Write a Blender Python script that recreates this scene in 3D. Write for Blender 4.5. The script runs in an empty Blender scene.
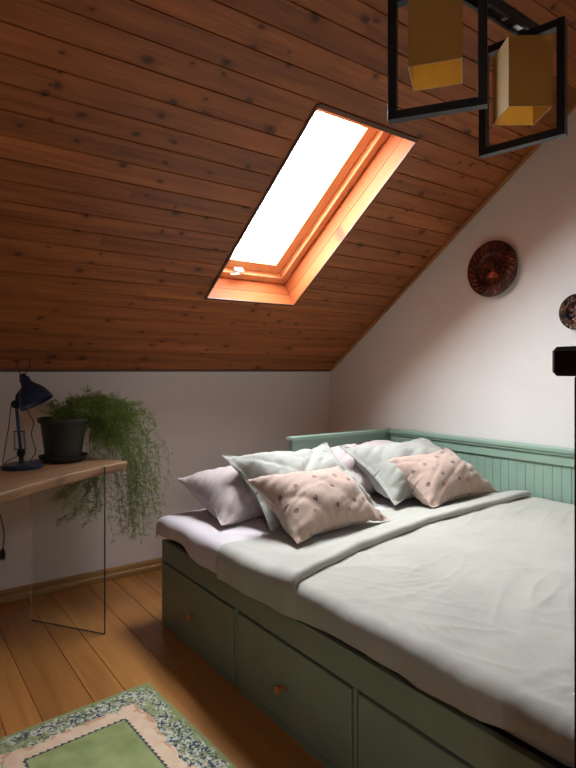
import bpy, bmesh, math, random
import numpy as np
from mathutils import Vector, Matrix, noise

random.seed(7)
C = bpy.context.scene.collection
H, YK, XG, M = 1.22, 3.28, 2.78, 0.704      # eye height = knee wall height, knee wall y, gable wall x, roof slope
CT, ST = 1/math.hypot(1, M), M/math.hypot(1, M)
FS, FC = 0.5884, 0.8086                      # camera forward direction (sin, cos of its yaw)
FPX = 562.0

# ------------------------------------------------------------------ helpers
def tag(o, label=None, cat=None, group=None, kind=None):
    if label: o['label'] = label
    if cat: o['category'] = cat
    if group: o['group'] = group
    if kind: o['kind'] = kind
    return o

def thing(name, label, cat, loc=(0, 0, 0), rz=0.0, group=None):
    o = bpy.data.objects.new(name, None); C.objects.link(o)
    o.location = loc; o.rotation_euler = (0, 0, rz)
    o.empty_display_size = 0.05
    return tag(o, label, cat, group)

def obj(name, bm, mat=None, parent=None, smooth=False, kind=None, mats=None, keep=False):
    me = bpy.data.meshes.new(name)
    if not keep:
        bmesh.ops.recalc_face_normals(bm, faces=bm.faces)
    if smooth:
        for f in bm.faces: f.smooth = True
    bm.to_mesh(me); bm.free()
    for m in (mats or [mat]): me.materials.append(m)
    if smooth == 'angle':
        me.set_sharp_from_angle(angle=math.radians(40))
    o = bpy.data.objects.new(name, me); C.objects.link(o)
    if parent: o.parent = parent
    if kind: o['kind'] = kind
    return o

def NB(): return bmesh.new()

def box(bm, x0, x1, y0, y1, z0, z1, mtx=None, bev=0.0, mi=0):
    t = bmesh.new() if bev else bm
    r = bmesh.ops.create_cube(t, size=1.0)
    vs = r['verts']
    for v in vs:
        v.co = Vector(((x0+x1)/2+v.co.x*(x1-x0), (y0+y1)/2+v.co.y*(y1-y0), (z0+z1)/2+v.co.z*(z1-z0)))
    if bev:
        bmesh.ops.bevel(t, geom=list(t.edges), offset=bev, segments=2, affect='EDGES', profile=0.6)
        if mtx: bmesh.ops.transform(t, matrix=mtx, verts=t.verts)
        for f in t.faces: f.material_index = mi
        me = bpy.data.meshes.new('t'); t.to_mesh(me); t.free(); bm.from_mesh(me); bpy.data.meshes.remove(me)
    else:
        if mtx: bmesh.ops.transform(bm, matrix=mtx, verts=vs)
        for f in set(f for v in vs for f in v.link_faces): f.material_index = mi

def lathe(bm, prof, seg=40, mtx=None, close=False):
    """prof: list of (r,z); r==0 collapses"""
    rings = []
    for r, z in prof:
        if r <= 1e-6: rings.append([bm.verts.new((0, 0, z))])
        else: rings.append([bm.verts.new((r*math.cos(2*math.pi*i/seg), r*math.sin(2*math.pi*i/seg), z)) for i in range(seg)])
    for a, b in zip(rings[:-1], rings[1:]):
        for i in range(seg):
            j = (i+1) % seg
            if len(a) == 1 and len(b) == 1: continue
            if len(a) == 1: bm.faces.new((a[0], b[i], b[j]))
            elif len(b) == 1: bm.faces.new((a[i], a[j], b[0]))
            else: bm.faces.new((a[i], a[j], b[j], b[i]))
    if mtx:
        bmesh.ops.transform(bm, matrix=mtx, verts=[v for r in rings for v in r])

def tube(bm, pts, r, seg=8, caps=True):
    pts = [Vector(p) for p in pts]
    rs = r if isinstance(r, (list, tuple)) else [r]*len(pts)
    rings = []; up = None
    for i, p in enumerate(pts):
        d = (pts[min(i+1, len(pts)-1)]-pts[max(i-1, 0)]).normalized()
        if up is None:
            up = Vector((0, 0, 1)) if abs(d.z) < .9 else Vector((1, 0, 0))
        s = d.cross(up).normalized(); up = s.cross(d).normalized()
        rings.append([bm.verts.new(p+(s*math.cos(2*math.pi*k/seg)+up*math.sin(2*math.pi*k/seg))*rs[i]) for k in range(seg)])
    for a, b in zip(rings[:-1], rings[1:]):
        for k in range(seg):
            j = (k+1) % seg; bm.faces.new((a[k], a[j], b[j], b[k]))
    if caps:
        bm.faces.new(rings[0][::-1]); bm.faces.new(rings[-1])

def smooth_path(pts, n=8):
    P = [Vector(p) for p in pts]; out = []
    for i in range(len(P)-1):
        p0, p1, p2, p3 = P[max(i-1, 0)], P[i], P[i+1], P[min(i+2, len(P)-1)]
        for k in range(n):
            t = k/n
            out.append(.5*((2*p1)+(p2-p0)*t+(2*p0-5*p1+4*p2-p3)*t*t+(3*p1-p0-3*p2+p3)*t**3))
    out.append(P[-1]); return out

def frame_mtx(origin, X, Y, Z):
    m = Matrix.Identity(4)
    for i in range(3):
        m[i][0], m[i][1], m[i][2], m[i][3] = X[i], Y[i], Z[i], origin[i]
    return m

def grid_mesh(bm, P, uvs=None, wrap=False):
    n, m = P.shape[0], P.shape[1]
    V = [[bm.verts.new(tuple(P[i, j])) for j in range(m)] for i in range(n)]
    for i in range(n-1):
        for j in range(m-1):
            bm.faces.new((V[i][j], V[i+1][j], V[i+1][j+1], V[i][j+1]))
    return V

# view helpers: the point at forward depth d, to the right r, at height z
def fr(d, r, z): return Vector((d*FS+r*FC, d*FC-r*FS, z))

# ------------------------------------------------------------------ materials
def srgb(r, g, b):
    f = lambda c: (c/255/12.92) if c/255 <= .04045 else ((c/255+.055)/1.055)**2.4
    return (f(r), f(g), f(b), 1)

class MT:
    def __init__(s, name):
        s.m = bpy.data.materials.new(name); s.m.use_nodes = True
        s.t = s.m.node_tree; s.n = s.t.nodes; s.l = s.t.links
        s.b = s.n['Principled BSDF']; s.out = s.n['Material Output']
    def N(s, typ, **kw):
        n = s.n.new(typ)
        for k, v in kw.items():
            if k[0] == 'i' and k[1:].isdigit(): s.set(n.inputs[int(k[1:])], v)
            elif k.startswith('in_'): s.set(n.inputs[k[3:].replace('_', ' ')], v)
            else: setattr(n, k, v)
        return n
    def set(s, sock, v):
        if isinstance(v, bpy.types.NodeSocket): s.l.new(v, sock)
        else: sock.default_value = v
    def math(s, op, a, b=None, c=None, clamp=False):
        n = s.n.new('ShaderNodeMath'); n.operation = op; n.use_clamp = clamp
        s.set(n.inputs[0], a)
        if b is not None: s.set(n.inputs[1], b)
        if c is not None: s.set(n.inputs[2], c)
        return n.outputs[0]
    def mix(s, fac, a, b, blend='MIX'):
        n = s.n.new('ShaderNodeMix'); n.data_type = 'RGBA'; n.blend_type = blend
        s.set(n.inputs[0], fac); s.set(n.inputs[6], a); s.set(n.inputs[7], b)
        return n.outputs[2]
    def ramp(s, fac, stops, interp='LINEAR'):
        n = s.n.new('ShaderNodeValToRGB'); n.color_ramp.interpolation = interp
        e = n.color_ramp.elements
        while len(e) < len(stops): e.new(.5)
        for k, (p, c) in enumerate(stops):
            e[k].position = p; e[k].color = c if len(c) == 4 else (*c, 1)
        s.set(n.inputs[0], fac); return n.outputs[0]
    def mr(s, v, a, b, c=0., d=1.):
        n = s.n.new('ShaderNodeMapRange'); n.clamp = True
        s.set(n.inputs[0], v); s.set(n.inputs[1], a); s.set(n.inputs[2], b); s.set(n.inputs[3], c); s.set(n.inputs[4], d)
        return n.outputs[0]
    def coords(s, kind='Object', scale=(1, 1, 1), rot=(0, 0, 0), loc=(0, 0, 0)):
        tc = s.N('ShaderNodeTexCoord'); mp = s.N('ShaderNodeMapping')
        s.l.new(tc.outputs[kind], mp.inputs[0])
        mp.inputs['Scale'].default_value = scale; mp.inputs['Rotation'].default_value = rot; mp.inputs['Location'].default_value = loc
        return mp.outputs[0]
    def noise(s, vec, scale=5., detail=4., rough=.5, dist=0., color=False):
        n = s.N('ShaderNodeTexNoise'); s.l.new(vec, n.inputs['Vector'])
        n.inputs['Scale'].default_value = scale; n.inputs['Detail'].default_value = detail
        n.inputs['Roughness'].default_value = rough; n.inputs['Distortion'].default_value = dist
        return n.outputs['Color' if color else 'Fac']
    def bump(s, h, strength=.3, dist=.01, nrm=None):
        n = s.N('ShaderNodeBump'); s.set(n.inputs['Height'], h)
        n.inputs['Strength'].default_value = strength; n.inputs['Distance'].default_value = dist
        if nrm: s.l.new(nrm, n.inputs['Normal'])
        return n.outputs[0]
    def fin(s, col=None, rough=None, metal=None, nrm=None, spec=None, coat=None, sheen=None):
        B = s.b
        if col is not None: s.set(B.inputs['Base Color'], col)
        if rough is not None: s.set(B.inputs['Roughness'], rough)
        if metal is not None: s.set(B.inputs['Metallic'], metal)
        if nrm is not None: s.set(B.inputs['Normal'], nrm)
        if spec is not None: B.inputs['Specular IOR Level'].default_value = spec
        if coat is not None: B.inputs['Coat Weight'].default_value = coat; B.inputs['Coat Roughness'].default_value = .15
        if sheen is not None: B.inputs['Sheen Weight'].default_value = sheen
        return s.m

def plain(name, c, rough=.5, metal=0., spec=.5, nscale=40., nstr=.05, var=.06, coat=None):
    s = MT(name); v = s.coords()
    n = s.noise(v, nscale, 3)
    c = c if len(c) == 4 else (*c, 1)
    col = s.mix(s.mr(n, .3, .7), tuple(x*(1-var) for x in c[:3])+(1,), tuple(min(1, x*(1+var)) for x in c[:3])+(1,))
    return s.fin(col, rough, metal, s.bump(n, nstr, .002), spec, coat)

def wood(name, light, dark, knot=None, grain='X', rough=.45, coat=None, spec=.5, pid=True, knots=.5, kscale=7., gs=1., var=.3, bumpy=.12, stain=0.):
    s = MT(name)
    tc = s.N('ShaderNodeTexCoord'); base = tc.outputs['Object']
    if pid:
        at = s.N('ShaderNodeAttribute', attribute_name='pid'); p = at.outputs['Fac']
        off = s.N('ShaderNodeCombineXYZ'); s.set(off.inputs[0], s.math('MULTIPLY', p, 7.31)); s.set(off.inputs[1], s.math('MULTIPLY', p, 3.17)); s.set(off.inputs[2], p)
        ad = s.N('ShaderNodeVectorMath', operation='ADD'); s.l.new(base, ad.inputs[0]); s.l.new(off.outputs[0], ad.inputs[1]); vec = ad.outputs[0]
        wn = s.N('ShaderNodeTexWhiteNoise', noise_dimensions='1D'); s.set(wn.inputs['W'], p); rnd = wn.outputs['Value']
    else:
        vec = base; rnd = .5
    def mapped(sc):
        mp = s.N('ShaderNodeMapping'); s.l.new(vec, mp.inputs[0]); mp.inputs['Scale'].default_value = sc; return mp.outputs[0]
    i = 'XYZ'.index(grain)
    st = [14*gs]*3; st[i] = .9*gs
    fine = [60*gs]*3; fine[i] = 2.5*gs
    g1 = s.noise(mapped(st), 1.6, 5, .55, .6)
    g2 = s.noise(mapped(fine), 2., 4, .6, .2)
    fac = s.math('ADD', s.math('MULTIPLY', g1, .65), s.math('MULTIPLY', g2, .35))
    col = s.ramp(fac, [(.32, dark), (.5, tuple((a+b)/2 for a, b in zip(light, dark))), (.68, light)])
    # board to board tone
    if pid:
        tone = s.math('ADD', 1-var/2, s.math('MULTIPLY', rnd, var))
        hs = s.N('ShaderNodeHueSaturation'); s.l.new(col, hs.inputs['Color']); s.set(hs.inputs['Value'], tone); col = hs.outputs[0]
    if stain:
        ls = [.9]*3; ls[i] = .5
        big = s.noise(mapped(ls), 1.4, 3, .5)
        col = s.mix(s.math('MULTIPLY', s.mr(big, .45, .7), stain), col, dark)
    if knot:
        ks = [kscale]*3; ks[i] = kscale*.75
        kv = mapped(ks)
        dn = s.noise(kv, 3., 3, color=True)
        mxv = s.N('ShaderNodeMix', data_type='VECTOR'); mxv.inputs[0].default_value = .2
        s.l.new(kv, mxv.inputs[4]); s.l.new(dn, mxv.inputs[5])
        vo = s.N('ShaderNodeTexVoronoi', voronoi_dimensions='2D'); s.l.new(mxv.outputs[1], vo.inputs['Vector']); vo.inputs['Scale'].default_value = 1.
        sep = s.N('ShaderNodeSeparateColor'); s.l.new(vo.outputs['Color'], sep.inputs[0])
        keep = s.math('LESS_THAN', sep.outputs[0], knots)
        size = s.math('ADD', .045, s.math('MULTIPLY', s.math('POWER', sep.outputs[1], 2.), .10))
        k = s.math('MULTIPLY', s.mr(vo.outputs['Distance'], s.math('MULTIPLY', size, .45), s.math('MULTIPLY', size, 1.35), 1., 0.), keep)
        halo = s.math('MULTIPLY', s.mr(vo.outputs['Distance'], size, s.math('MULTIPLY', size, 3.2), 1., 0.), keep)
        col = s.mix(s.math('MULTIPLY', halo, .4), col, dark)
        col = s.mix(s.math('MULTIPLY', k, .78), col, knot)
    return s.fin(col, s.mr(g1, .3, .7, rough*.85, rough*1.2), 0., s.bump(fac, bumpy, .003), spec, coat)

def fabric(name, c, c2=None, rough=.9, weave=900., wstr=.25, rib=False, motif=False, sheen=.25):
    s = MT(name); c2 = c2 or tuple(x*.9 for x in c[:3])+(1,)
    v = s.coords()
    n = s.noise(v, 6., 4)
    col = s.mix(s.mr(n, .35, .65), c, c2)
    uv = s.coords('UV')
    w = s.N('ShaderNodeTexWave', wave_type='BANDS', bands_direction='X' if not rib else 'Y'); s.l.new(uv if rib else v, w.inputs['Vector'])
    w.inputs['Scale'].default_value = weave; w.inputs['Distortion'].default_value = .6
    h = w.outputs['Fac']
    if rib:
        col = s.mix(s.math('MULTIPLY', h, .2), col, tuple(x*.72 for x in c[:3])+(1,))
    if motif:
        def marks(scale, seed, size, keepf, stretch, colors):
            uvm = s.coords('UV', (scale*stretch[0], scale*stretch[1], 1), (0, 0, seed), (seed, seed*.7, 0))
            dn = s.noise(uvm, 4.5, 2, color=True)
            mx = s.N('ShaderNodeMix', data_type='VECTOR'); mx.inputs[0].default_value = .16
            s.l.new(uvm, mx.inputs[4]); s.l.new(dn, mx.inputs[5])
            vo = s.N('ShaderNodeTexVoronoi', voronoi_dimensions='2D'); s.l.new(mx.outputs[1], vo.inputs['Vector']); vo.inputs['Scale'].default_value = 1.; vo.inputs['Randomness'].default_value = .75
            sp = s.N('ShaderNodeSeparateColor'); s.l.new(vo.outputs['Color'], sp.inputs[0])
            k = s.math('MULTIPLY', s.math('LESS_THAN', vo.outputs['Distance'], size), s.math('LESS_THAN', sp.outputs[0], keepf))
            holes = s.math('GREATER_THAN', s.noise(uvm, 9., 1), .44)
            return s.math('MULTIPLY', k, holes), s.ramp(sp.outputs[1], colors, 'CONSTANT')
        k1, cc = marks(8., .6, .13, .8, (1, 1), [(0, srgb(84, 56, 50)), (.35, srgb(142, 92, 66)), (.55, srgb(96, 90, 84)), (.75, srgb(118, 70, 62))])
        col = s.mix(s.math('MULTIPLY', k1, .85), col, cc)
        k2, cc2 = marks(8.5, 2.3, .07, .5, (1.8, 1), [(0, srgb(120, 84, 76)), (.5, srgb(110, 104, 96))])
        col = s.mix(s.math('MULTIPLY', k2, .65), col, cc2)
    nb = s.noise(v, 55., 3)
    nr = s.bump(nb, .12, .004)
    nr = s.bump(h, wstr, .0012, nr)
    return s.fin(col, rough, 0., nr, .2, None, sheen)

def plaster(name, c):
    s = MT(name); v = s.coords()
    n1 = s.noise(v, 3.2, 5, .6); n2 = s.noise(v, 45., 4, .6)
    col = s.mix(s.mr(n1, .3, .7), c, tuple(x*.955 for x in c[:3])+(1,))
    nr = s.bump(n1, .2, .03); nr = s.bump(n2, .25, .003, nr)
    return s.fin(col, .92, 0., nr, .2)

WALL = plaster('white_plaster', srgb(223, 220, 215))
PINE = wood('stained_pine_boards', srgb(184, 112, 60), srgb(116, 64, 34), srgb(48, 24, 12), 'X', .45, None, .35, knots=.62, kscale=10., var=.34, bumpy=.15, stain=.35)
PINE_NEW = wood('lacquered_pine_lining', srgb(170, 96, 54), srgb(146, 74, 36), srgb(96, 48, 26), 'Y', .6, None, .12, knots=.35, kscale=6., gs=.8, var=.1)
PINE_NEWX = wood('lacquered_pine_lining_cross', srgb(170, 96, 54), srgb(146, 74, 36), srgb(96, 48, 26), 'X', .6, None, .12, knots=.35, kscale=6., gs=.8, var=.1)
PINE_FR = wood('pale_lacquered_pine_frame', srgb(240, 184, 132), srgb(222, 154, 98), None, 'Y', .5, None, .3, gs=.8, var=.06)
TRIMW = wood('dark_stained_trim', srgb(104, 62, 38), srgb(70, 40, 24), None, 'X', .5, None, pid=False)
TRIMG = wood('gable_edge_batten_wood', srgb(190, 134, 78), srgb(140, 90, 50), None, 'Y', .5, None, pid=False)
BASEB = wood('baseboard_wood', srgb(176, 136, 82), srgb(138, 100, 56), None, 'X', .45, None, pid=False)
FLOOR = wood('honey_floorboards', srgb(178, 122, 62), srgb(138, 88, 42), srgb(90, 46, 22), 'Y', .34, .12, knots=.12, kscale=4., gs=.6, var=.22, bumpy=.08)
OAK = wood('live_edge_oak', srgb(188, 154, 118), srgb(132, 100, 72), srgb(80, 50, 34), 'X', .5, None, pid=False, knots=.2, kscale=5., gs=.8)
KNOBW = plain('copper_brown_knob_wood', srgb(178, 108, 62), .45)
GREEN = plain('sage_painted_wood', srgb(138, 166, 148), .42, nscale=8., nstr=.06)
GREEN_SHADED = plain('sage_paint_shaded', srgb(120, 132, 112), .42, nscale=8., nstr=.06)  # same sage paint, with the drawer side's shade mixed into the colour
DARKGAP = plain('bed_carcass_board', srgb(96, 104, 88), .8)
BLACKM = plain('black_powder_coated_steel', srgb(26, 27, 32), .38, .3, nscale=90.)
STEEL = plain('brushed_steel', srgb(180, 184, 188), .3, 1.)
WHITEM = plain('white_enamel', srgb(232, 230, 226), .35)
NAVY = plain('navy_enamel', srgb(30, 50, 80), .32, .1, nscale=90.)
POT = plain('dark_green_plastic_pot', srgb(42, 48, 40), .55, nscale=60.)
SOIL = plain('potting_soil', srgb(50, 38, 28), .95, nscale=80., nstr=.8, var=.4)
CORD = plain('black_cable_rubber', srgb(22, 22, 24), .6)
POSTM = plain('near_black_varnished_wood', srgb(26, 13, 11), .8, spec=.1, nscale=20.)
SHEET = fabric('lavender_white_cotton', srgb(206, 198, 202), weave=700.)
PINKP = fabric('pale_blush_cotton', srgb(196, 182, 180), weave=700.)
SAGEP = fabric('pale_sage_cotton', srgb(164, 165, 156), weave=700.)
DUVET = fabric('sage_grey_waffle_cotton', srgb(178, 176, 165), weave=70., wstr=.55, rib=True)
FOLD = fabric('sage_grey_smooth_cotton', srgb(174, 173, 163), weave=700.)
MOTIF = fabric('blush_cotton_with_small_motifs', srgb(184, 160, 146), weave=700., motif=True)
SHADE = fabric('ochre_lamp_fabric', srgb(176, 144, 78), srgb(168, 136, 72), .8, 600., .3, sheen=.1)
SHADEIN = plain('gold_shade_lining', srgb(250, 212, 112), .5)
SHADEW = plain('pale_shade_trim', srgb(226, 206, 170), .6)

def glass_mat(name, tint=(.97, .99, .98, 1), rough=0.):
    s = MT(name); s.n.remove(s.b)
    tr = s.N('ShaderNodeBsdfTransparent'); tr.inputs[0].default_value = tint
    gl = s.N('ShaderNodeBsdfGlossy'); gl.inputs['Roughness'].default_value = rough
    lw = s.N('ShaderNodeLayerWeight'); lw.inputs[0].default_value = .5
    fac = s.math('ADD', .035, s.math('MULTIPLY', s.math('POWER', lw.outputs['Facing'], 5.), .95))
    mx = s.N('ShaderNodeMixShader'); s.l.new(fac, mx.inputs[0]); s.l.new(tr.outputs[0], mx.inputs[1]); s.l.new(gl.outputs[0], mx.inputs[2])
    s.l.new(mx.outputs[0], s.out.inputs[0]); return s.m
GLASS = glass_mat('clear_glass')
WGLASS = glass_mat('window_glass', (.98, .99, 1., 1))
GEDGE = plain('dark_green_glass_edge', srgb(30, 44, 42), .15, nstr=0.)
s = MT('pale_translucent_glass_edge'); tr_ = s.N('ShaderNodeBsdfTransparent'); mx_ = s.N('ShaderNodeMixShader'); mx_.inputs[0].default_value = .35
s.b.inputs['Base Color'].default_value = srgb(190, 180, 160); s.b.inputs['Roughness'].default_value = .4
s.l.new(tr_.outputs[0], mx_.inputs[1]); s.l.new(s.b.outputs[0], mx_.inputs[2]); s.l.new(mx_.outputs[0], s.out.inputs[0]); GEDGEL = s.m

# leaf material
s = MT('asparagus_fern_green'); v = s.coords()
LEAF = s.fin(s.mix(s.mr(s.noise(v, 9., 3), .35, .65), srgb(104, 138, 60), srgb(150, 178, 96)), .55, 0., None, .3)
STEMM = plain('fern_stem_green', srgb(96, 108, 62), .6)

def translucent(m, k, colr):
    nt = m.node_tree; b = nt.nodes['Principled BSDF']; o_ = nt.nodes['Material Output']
    tl = nt.nodes.new('ShaderNodeBsdfTranslucent'); tl.inputs[0].default_value = colr
    mx = nt.nodes.new('ShaderNodeMixShader'); mx.inputs[0].default_value = k
    nt.links.new(b.outputs[0], mx.inputs[1]); nt.links.new(tl.outputs[0], mx.inputs[2]); nt.links.new(mx.outputs[0], o_.inputs[0])
translucent(SHADE, .22, srgb(240, 200, 120)); translucent(SHADEIN, .45, srgb(255, 224, 140))
translucent(LEAF, .3, srgb(130, 170, 60))
# embossed copper
def copper(name, a, b, sc):
    s = MT(name); v = s.coords()
    n = s.noise(v, sc, 4, .6)
    col = s.mix(s.mr(n, .42, .6), a, b)
    vo = s.N('ShaderNodeTexVoronoi'); s.l.new(v, vo.inputs[0]); vo.inputs['Scale'].default_value = sc*2.2
    return s.fin(col, s.mr(n, .3, .7, .28, .6), .75, s.bump(vo.outputs['Distance'], .8, .006), .5)
COPD = copper('dark_patinated_copper', srgb(44, 30, 30), srgb(96, 58, 46), 26.)
COPB = copper('rubbed_red_copper', srgb(120, 62, 46), srgb(196, 112, 82), 30.)
PEWT = copper('blackened_bronze', srgb(44, 46, 54), srgb(134, 96, 74), 34.)

# rug
s = MT('floral_border_wool'); v = s.coords()
RW, RL = .66, 1.25
sp = s.N('ShaderNodeSeparateXYZ'); s.l.new(v, sp.inputs[0])
px_, qy_ = sp.outputs[0], sp.outputs[1]
dd = s.math('MINIMUM', s.math('MINIMUM', px_, s.math('SUBTRACT', RW, px_)), s.math('MINIMUM', qy_, s.math('SUBTRACT', RL, qy_)))
wob = s.noise(v, 16., 2); wob2 = s.noise(v, 60., 3)
d2 = s.math('ADD', dd, s.math('MULTIPLY', s.math('SUBTRACT', wob, .5), .07))
d2 = s.math('ADD', d2, s.math('MULTIPLY', s.math('SUBTRACT', wob2, .5), .02))
vo = s.N('ShaderNodeTexVoronoi'); s.l.new(v, vo.inputs[0]); vo.inputs['Scale'].default_value = 120.
spv = s.N('ShaderNodeSeparateColor'); s.l.new(vo.outputs['Color'], spv.inputs[0])
vo2 = s.N('ShaderNodeTexVoronoi'); s.l.new(v, vo2.inputs[0]); vo2.inputs['Scale'].default_value = 55.
spv2 = s.N('ShaderNodeSeparateColor'); s.l.new(vo2.outputs['Color'], spv2.inputs[0])
mixv = s.math('ADD', s.math('MULTIPLY', spv.outputs[0], .6), s.math('MULTIPLY', spv2.outputs[1], .4))
flor = s.ramp(mixv, [(0, srgb(52, 60, 76)), (.3, srgb(128, 140, 92)), (.42, srgb(190, 196, 182)), (.56, srgb(184, 174, 146)), (.66, srgb(66, 80, 92)), (.76, srgb(206, 204, 184)), (.86, srgb(148, 152, 96))], 'CONSTANT')
gcol = s.mix(s.mr(s.noise(v, 90., 3), .3, .7), srgb(124, 134, 82), srgb(144, 152, 98))
field = s.mix(s.mr(s.noise(v, 12., 4), .3, .7), srgb(128, 142, 84), srgb(162, 172, 116))
peach = s.mix(s.mr(s.noise(v, 30., 3), .35, .7), srgb(228, 202, 174), srgb(218, 186, 156))
rust = s.math('MULTIPLY', s.mr(s.math('ABSOLUTE', s.math('SUBTRACT', d2, .108)), .0, .014, 1., 0.), s.math('GREATER_THAN', s.noise(v, 34., 1), .5))
peach = s.mix(s.math('MULTIPLY', rust, .75), peach, srgb(190, 120, 84))
col = s.mix(s.mr(d2, .016, .02), gcol, flor)
col = s.mix(s.mr(d2, .100, .103), col, peach)
# scattered small blossoms in the floral band of green ground
ground = s.math('GREATER_THAN', s.noise(v, 20., 2), .56)
band = s.math('MULTIPLY', s.math('LESS_THAN', d2, .1), s.math('GREATER_THAN', d2, .018))
col = s.mix(s.math('MULTIPLY', s.math('MULTIPLY', ground, band), .7), col, gcol)
# navy stepped line at the edge of the field
zz = s.math('MULTIPLY', s.math('PINGPONG', s.math('ADD', px_, qy_), .011), .7)
d3 = s.math('ADD', dd, zz)
col = s.mix(s.mr(d3, .1655, .1665), col, srgb(58, 62, 74))
col = s.mix(s.mr(s.math('ADD', dd, s.math('MULTIPLY', zz, .35)), .1705, .1715), col, field)
pile = s.noise(v, 420., 2)
col = s.mix(s.mr(pile, .3, .8, 0, .35), col, s.mix(1., col, (.55, .55, .55, 1), 'MULTIPLY'))
RUG = s.fin(col, .95, 0., s.bump(pile, .5, .004), .1, None, .3)

# ------------------------------------------------------------------ the room
def local_roof():      # x along the room, y up the slope, z into the room
    return frame_mtx((0, YK, H), (1, 0, 0), (0, -CT, ST), (0, -ST, -CT))
RM = local_roof()
XL, YB = -1.7, -2.6
RIDGE_Y = 0.0
SMAX = (YK-RIDGE_Y)/CT
HX0, HX1, HS0, HS1 = 1.432, 2.017, .692, 1.852      # skylight opening

def boards_mesh(name, smax, mtx, hole, seed, parent=None):
    if hole: HX0, HX1, HS0, HS1 = hole
    bm = NB(); lay = bm.faces.layers.float.new('pid')
    rnd = random.Random(seed)
    w = .0935; edges = [-.03]; e = .0975
    while e < smax: edges.append(e); e += w*(1+rnd.uniform(-.02, .02))
    edges.append(smax)
    g = .0035; dp = .006
    def quad(co, pid):
        f = bm.faces.new([bm.verts.new(c) for c in co]); f[lay] = pid
    for k, (a, b) in enumerate(zip(edges[:-1], edges[1:])):
        cuts = [a, a+g, b-g, b]
        if hole:
            for h in (HS0, HS1):
                if a+g < h < b-g: cuts.append(h)
        cuts = sorted(cuts)
        # random butt joints along the board
        for c0, c1 in zip(cuts[:-1], cuts[1:]):
            z0 = -dp if abs(c0-a) < 1e-9 else 0.
            z1 = -dp if abs(c1-b) < 1e-9 else 0.
            mid = (c0+c1)/2
            spans = [(XL-.02, XG+.02)]
            if hole and HS0 < mid < HS1: spans = [(XL-.02, HX0), (HX1, XG+.02)]
            rj = random.Random(seed*100+k); jx = rj.uniform(-1.2, 2.4)
            for x0, x1 in spans:
                segs = [(x0, x1, 0)]
                if x0+.1 < jx < x1-.1: segs = [(x0, jx, 0), (jx, x1, .5)]
                for q0, q1, dpid in segs:
                    pid = k+dpid+.11
                    quad([(q0, c0, z0), (q1, c0, z0), (q1, c1, z1), (q0, c1, z1)], pid)
                    quad([(q0, c0, -.045), (q0, c1, -.045), (q1, c1, -.045), (q1, c0, -.045)], pid)
    o = obj(name, bm, PINE, None, kind='structure', keep=True)
    o.matrix_world = mtx
    return o
boards_mesh('ceiling', SMAX, RM, (HX0, HX1, HS0, HS1), 3)
RM2 = frame_mtx((0, 2*RIDGE_Y-YK, H), (1, 0, 0), (0, CT, ST), (0, ST, -CT))
boards_mesh('ceiling', SMAX, RM2, (-.90, -.44, 1.3, 1.95), 5)  # the hole is for the added fill window

def wall_poly(name, pts, thick, mat):
    bm = NB(); vs = [bm.verts.new(p) for p in pts]; f = bm.faces.new(vs)
    r = bmesh.ops.extrude_face_region(bm, geom=[f]); vv = [g for g in r['geom'] if isinstance(g, bmesh.types.BMVert)]
    bmesh.ops.translate(bm, vec=thick, verts=vv)
    return obj(name, bm, mat, kind='structure')
Y0 = 2*RIDGE_Y-YK
RZ = H+(YK-RIDGE_Y)*M
wall_poly('wall_right', [(XG, YK+.1, -.1), (XG, Y0-.1, -.1), (XG, Y0-.1, H-.02), (XG, RIDGE_Y, RZ+.05), (XG, YK+.1, H-.02)], (.15, 0, 0), WALL)
wall_poly('wall_left', [(XL, YK+.1, -.1), (XL, Y0-.1, -.1), (XL, Y0-.1, H-.02), (XL, RIDGE_Y, RZ+.05), (XL, YK+.1, H-.02)], (-.15, 0, 0), WALL)
wall_poly('wall_back', [(XL-.1, YK, -.1), (XG+.1, YK, -.1), (XG+.1, YK, H+.0), (XL-.1, YK, H+.0)], (0, .12, 0), WALL)
wall_poly('wall_front', [(XL-.1, Y0, -.1), (XG+.1, Y0, -.1), (XG+.1, Y0, H), (XL-.1, Y0, H)], (0, -.12, 0), WALL)

# floor of wide boards
bm = NB(); lay = bm.faces.layers.float.new('pid')
xs = [.344, .461, .641, .760, .957, 1.10]
rr = random.Random(9)
left = [xs[0]]
while left[-1] > XL: left.append(left[-1]-rr.choice([.12, .18, .2, .14]))
right = [xs[-1]]
while right[-1] < XG: right.append(right[-1]+rr.choice([.12, .18, .2, .14]))
allx = sorted(set(left+xs+right))
for k, (a, b) in enumerate(zip(allx[:-1], allx[1:])):
    g = .0022
    for c0, c1, z0, z1 in ((a, a+g, -.004, 0), (a+g, b-g, 0, 0), (b-g, b, 0, -.004)):
        f = bm.faces.new([bm.verts.new(c) for c in ((c0, Y0-.05, z0), (c1, Y0-.05, z1), (c1, YK+.05, z1), (c0, YK+.05, z0))]); f[lay] = k+.2
        f = bm.faces.new([bm.verts.new(c) for c in ((c0, Y0-.05, -.08), (c0, YK+.05, -.08), (c1, YK+.05, -.08), (c1, Y0-.05, -.08))]); f[lay] = k+.2
obj('floor', bm, FLOOR, kind='structure', keep=True)

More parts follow.
